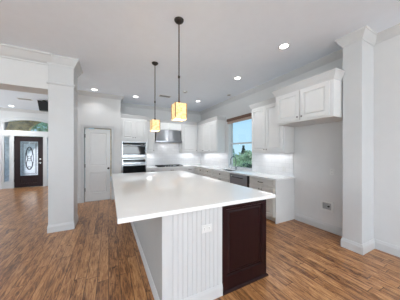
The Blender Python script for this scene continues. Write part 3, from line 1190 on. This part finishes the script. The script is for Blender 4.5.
outlet('power_outlet', 'sideways white outlet on the beadboard end of the island', 'outlet', (.850, IY0, .715), 0, sideways=True)
ob = thing('power_outlet', 'small black outlet under the overhang on the island side', 'outlet', (IX0, 1.86, .855), -PI / 2)
MB().box(-.055, .055, -.012, 0, -.02, .02, .002).build('plate', M_BLACK, ob)
MB().box(-.04, .04, -.015, -.012, -.012, .012).build('socket', M_GREYVENT, ob)
outlet('power_outlet', 'white outlet on the tiles under the tall two-door wall cabinet', 'outlet', (XR - .012, 2.76, 1.075), R90)
outlet('power_outlet', 'white outlet on the tiles left of the kitchen window', 'outlet', (XR - .012, 5.45, 1.10), R90)
outlet('power_outlet', 'white outlet high on the wall of the empty refrigerator niche', 'outlet', (XR, 1.77, 1.10), R90)

wb = thing('water_supply_box', 'white framed recessed supply box low in the refrigerator niche', 'supply box', (XR, 1.855, .46), R90)
f_ = MB()
for a_, b_, c_, d_ in ((-.11, -.075, -.095, .095), (.075, .11, -.095, .095), (-.075, .075, .06, .095), (-.075, .075, -.095, -.06)):
    f_.box(a_, b_, -.010, 0, c_, d_)
f_.build('frame', M_WHITEPL, wb)
MB().box(-.076, .076, -.003, 0, -.061, .061).build('back_plate', mat('pale_grey_recess', (.42, .42, .42), .6), wb)
MB().cyl((.035, -.003, .0), (.035, -.03, .0), .012).box(.02, .05, -.034, -.028, -.006, .006).build('valve', M_DARKMETAL, wb)
for zz in (-.04, -.015, .01, .035):
    MB().box(-.07, .01, -.007, -.003, zz - .004, zz + .004).build('slat', M_GREYVENT, wb)

# woven shade on the window
sh = thing('woven_shade', 'brown woven wood shade rolled up at the window top', 'window shade', (XR - .002, WY1 + .02, WZ1 + .03), R90)
SW = WY1 - WY0 + .04
MB().box(0, SW, -.065, 0, -.085, 0, .004).build('valance', M_WOVEN, sh)
MB().box(.012, SW - .012, -.045, -.012, -.165, -.085, .010).build('folded_fabric', M_WOVEN_PALE, sh)


# ------------------------------------------------------------------ ceiling fixtures
def recessed(x, y, label, lit=True, r=.085, watts=80, cone=130):
    o = thing('recessed_light', label, 'ceiling light', (x, y, CEIL), 0, 'recessed ceiling lights')
    MB().lathe([(r, -.006), (r + .002, -.003), (r, 0)], seg=28).build('trim_ring', M_TRIM, o, smooth=True)
    MB().cyl((0, 0, -.0072), (0, 0, -.0058), r * .78, seg=28).build('diffuser', M_WARMGLOW if lit else M_GREYVENT, o)
    if lit:
        l = bpy.data.lights.new('recessed_lamp', 'SPOT')
        l.energy = watts
        l.spot_size = math.radians(cone)
        l.spot_blend = .8
        l.shadow_soft_size = .07
        l.color = (.97, .98, 1)
        lo_ = bpy.data.objects.new('recessed_lamp', l)
        C.objects.link(lo_)
        lo_.parent = o
        lo_.location = (0, 0, -.03)
    return o


recessed(2.559, 1.964, 'recessed ceiling light above the floor before the refrigerator niche', watts=9)
recessed(2.694, 3.313, 'recessed ceiling light in front of the tall two-door wall cabinet', watts=32)
recessed(-.35, 5.742, 'recessed ceiling light just before the pantry door', watts=13)
recessed(2.711, 5.423, 'recessed ceiling light near the three-door cabinet left of the window', watts=32, cone=140)
recessed(2.139, 6.05, 'recessed ceiling light nearest the range hood', watts=34, cone=150)
recessed(.76, 5.88, 'recessed ceiling light before the tall oven cabinet', watts=24, cone=140)
recessed(-3.256, 9.2, 'recessed ceiling light just inside the front door')
recessed(3.266, 4.42, 'small unlit grey ceiling light above the kitchen window', lit=False, r=.06)


# unseen ceiling lights added behind and beside the camera to brighten the room
for lx, ly, where in ((2.2, -.6, 'right of and behind the camera'), (0.0, -.9, 'straight behind the camera'), (-2.2, -.4, 'left of and behind the camera'), (-4.2, 1.6, 'far left before the header beam')):
    recessed(lx, ly, 'added recessed living room ceiling light ' + where)


def ceil_vent(x, y, w, d, label):
    o = thing('ceiling_vent', label, 'air vent', (x, y, CEIL), 0, 'ceiling vents')
    f2 = MB()
    for a_, b_, c_, e_ in ((-w / 2, w / 2, -d / 2, -d / 2 + .02), (-w / 2, w / 2, d / 2 - .02, d / 2), (-w / 2, -w / 2 + .02, -d / 2 + .02, d / 2 - .02), (w / 2 - .02, w / 2, -d / 2 + .02, d / 2 - .02)):
        f2.box(a_, b_, c_, e_, -.010, 0)
    f2.build('frame', M_WHITEPL, o)
    MB().box(-w / 2 + .02, w / 2 - .02, -d / 2 + .02, d / 2 - .02, -.002, 0).build('backing', M_BLACK, o)
    n = 5
    for i in range(n):
        yy = -d / 2 + .02 + (d - .04) * (i + .5) / n
        MB().box(-w / 2 + .02, w / 2 - .02, yy - .004, yy + .004, -.009, -.003).build('slat', M_GREYVENT, o)
    return o


ceil_vent(1.56, 5.42, .36, .18, 'dark louvred ceiling vent above the far pendant light')
ceil_vent(-2.45, 7.83, .36, .18, 'dark louvred ceiling vent in the foyer')
sm = thing('smoke_detector', 'small round white smoke detector on the kitchen ceiling', 'smoke detector', (1.953, 4.743, CEIL))
MB().lathe([(.045, -.035), (.062, -.030), (.068, -.010), (.068, 0)], seg=24).build('housing', M_WHITEPL, sm, smooth=True)
MB().lathe([(.02, -.038), (.03, -.036), (.03, -.034)], seg=16).build('vent_cap', M_GREYVENT, sm)

# black speaker hanging in the foyer beside the column
sp = thing('ceiling_speaker', 'black box speaker hung from the foyer ceiling beside the column', 'speaker', (-1.93, 7.75, CEIL))
MB().cyl((0, 0, -.02), (0, 0, 0), .05).cyl((0, 0, -.06), (0, 0, -.02), .015).build('bracket', M_BLACK, sp)
spb = MB()
spb.prism([(-.16, -.03), (.16, -.05), (.15, -.35), (-.11, -.36)], 'y', -.09, .09)
spb.build('cabinet', M_BLACK, sp)
MB().prism([(-.14, -.045), (.145, -.065), (.135, -.335), (-.095, -.345)], 'y', -.096, -.0905).build('grille', M_IRON, sp)


# ------------------------------------------------------------------ pendants
def pendant(x, y, zb, label, w=.152, h=.205):
    o = thing('pendant_light', label, 'pendant light', (x, y, CEIL), 0, 'pendant lights over the island')
    MB().lathe([(.012, -.045), (.03, -.040), (.055, -.022), (.062, -.008), (.062, 0)], seg=28).build('canopy', M_DARKMETAL, o, smooth=True)
    zt = zb + h - CEIL
    rod = MB().cyl((0, 0, zt + .035), (0, 0, -.04), .0075, seg=12).build('rod', M_DARKMETAL, o, smooth=True)
    MB().lathe([(.0078, -.02), (.014, -.014), (.014, .014), (.0078, .02)], (0, 0, zt + .36), 14).build('coupler', M_DARKMETAL, rod, smooth=True)
    MB().cyl((0, 0, zt - .05), (0, 0, zt + .04), .018, .014, 14).box(-w / 2, w / 2, -.006, .006, zt - .008, zt - .002).build('socket', M_DARKMETAL, o)
    s = MB()
    t = .006
    z0_, z1_ = zb - CEIL, zt
    s.box(-w / 2, w / 2, -w / 2, -w / 2 + t, z0_, z1_).box(-w / 2, w / 2, w / 2 - t, w / 2, z0_, z1_)
    s.box(-w / 2, -w / 2 + t, -w / 2 + t, w / 2 - t, z0_, z1_).box(w / 2 - t, w / 2, -w / 2 + t, w / 2 - t, z0_, z1_)
    shd = s.build('lamp_shade', M_SHADE, o)
    e_ = MB()
    for sx in (-1, 1):
        for sy in (-1, 1):
            cx, cy = sx * w / 2, sy * w / 2
            e_.box(cx - .005, cx + .005, cy - .005, cy + .005, z0_ + .02, z1_ + .001)
    e_.build('corner_strips', mat('antique_brass', (.30, .19, .07), .4, .8), shd)
    MB().ball((0, 0, zt - .09), .03, 14, (1, 1, 1.3)).build('bulb', emit_mat('bulb_glow', (1, .85, .6), 6), o, smooth=True)
    l = bpy.data.lights.new('pendant_lamp', 'POINT')
    l.energy = 6
    l.color = (1, .82, .55)
    l.shadow_soft_size = .03
    lo_ = bpy.data.objects.new('pendant_lamp', l)
    C.objects.link(lo_)
    lo_.parent = o
    lo_.location = (0, 0, zt - .14)
    return o


pendant(.825, 2.21, 1.885, 'amber glass cube pendant nearer the camera, on the longer-looking rod')
pendant(.806, 3.492, 1.875, 'amber glass cube pendant farther away, left in the photo')


# ------------------------------------------------------------------ garden beyond the window
def leaf_cloud(mb, c, r, n, size, conical=False):
    for _ in range(n):
        if conical:
            h = random.random() ** 1.5
            rad = (1 - h) * math.sqrt(random.uniform(.3, 1))
            a_ = random.uniform(0, 2 * PI)
            p = Vector((c[0] + r[0] * rad * math.cos(a_), c[1] + r[1] * rad * math.sin(a_), c[2] - r[2] + 2 * r[2] * h))
        else:
            d = Vector((random.gauss(0, 1), random.gauss(0, 1), random.gauss(0, 1))).normalized() * random.uniform(.55, 1.0)
            k = 1 + .25 * math.sin(d.x * 7 + d.z * 5) * math.cos(d.y * 6)
            p = Vector((c[0] + d.x * r[0] * k, c[1] + d.y * r[1] * k, c[2] + d.z * r[2] * k))
        q = Matrix.Rotation(random.uniform(0, 2 * PI), 3, Vector((random.gauss(0, 1), random.gauss(0, 1), random.gauss(0, 1))).normalized())
        s_ = size * random.uniform(.6, 1.3)
        vs = [mb.bm.verts.new(p + q @ Vector(v)) for v in ((-s_, 0, 0), (0, -s_ * .5, s_ * .1), (s_, 0, 0), (0, s_ * .5, s_ * .1))]
        mb.bm.faces.new(vs)
    return mb


def tree(name, label, cat, x, y, trunk_h, c_r, m, n, size, conical=False):
    o = thing(name, label, cat, (x, y, -.13))
    MB().cyl((0, 0, 0), (0, 0, trunk_h + c_r[2] * .8), .09 if trunk_h > .4 else .05, .03, 10).build('trunk', M_BARK, o)
    leaf_cloud(MB(), (0, 0, trunk_h + c_r[2]), c_r, n, size, conical).build('foliage', m, o)
    return o


tree('tree', 'pale green leafy tree at the right of the window view', 'tree', 10.5, 11.0, .25, (1.3, 1.3, .72), M_LEAF_A, 1500, .14)
tree('conifer', 'dark pointed conifer in the middle of the window view', 'tree', 12.4, 14.3, .1, (.6, .6, 1.05), M_LEAF_C, 1100, .13, True)
tree('tree', 'mid green tree at the left of the window view', 'tree', 10.4, 14.9, .5, (1.0, 1.0, .95), M_LEAF_B, 1300, .14)
tree('shrub', 'low pale shrub before the conifer outside the window', 'shrub', 8.6, 9.9, .05, (.9, .9, .45), M_LEAF_A, 800, .10)
tree('shrub', 'low dark shrub close outside the window', 'shrub', 7.0, 7.5, .02, (.9, .9, .46), M_LEAF_C, 600, .09)
tree('tree', 'leafy tree outside beyond the porch arch', 'tree', -5.6, 18.0, 1.4, (2.0, 2.0, 1.6), M_LEAF_B, 1200, .2)
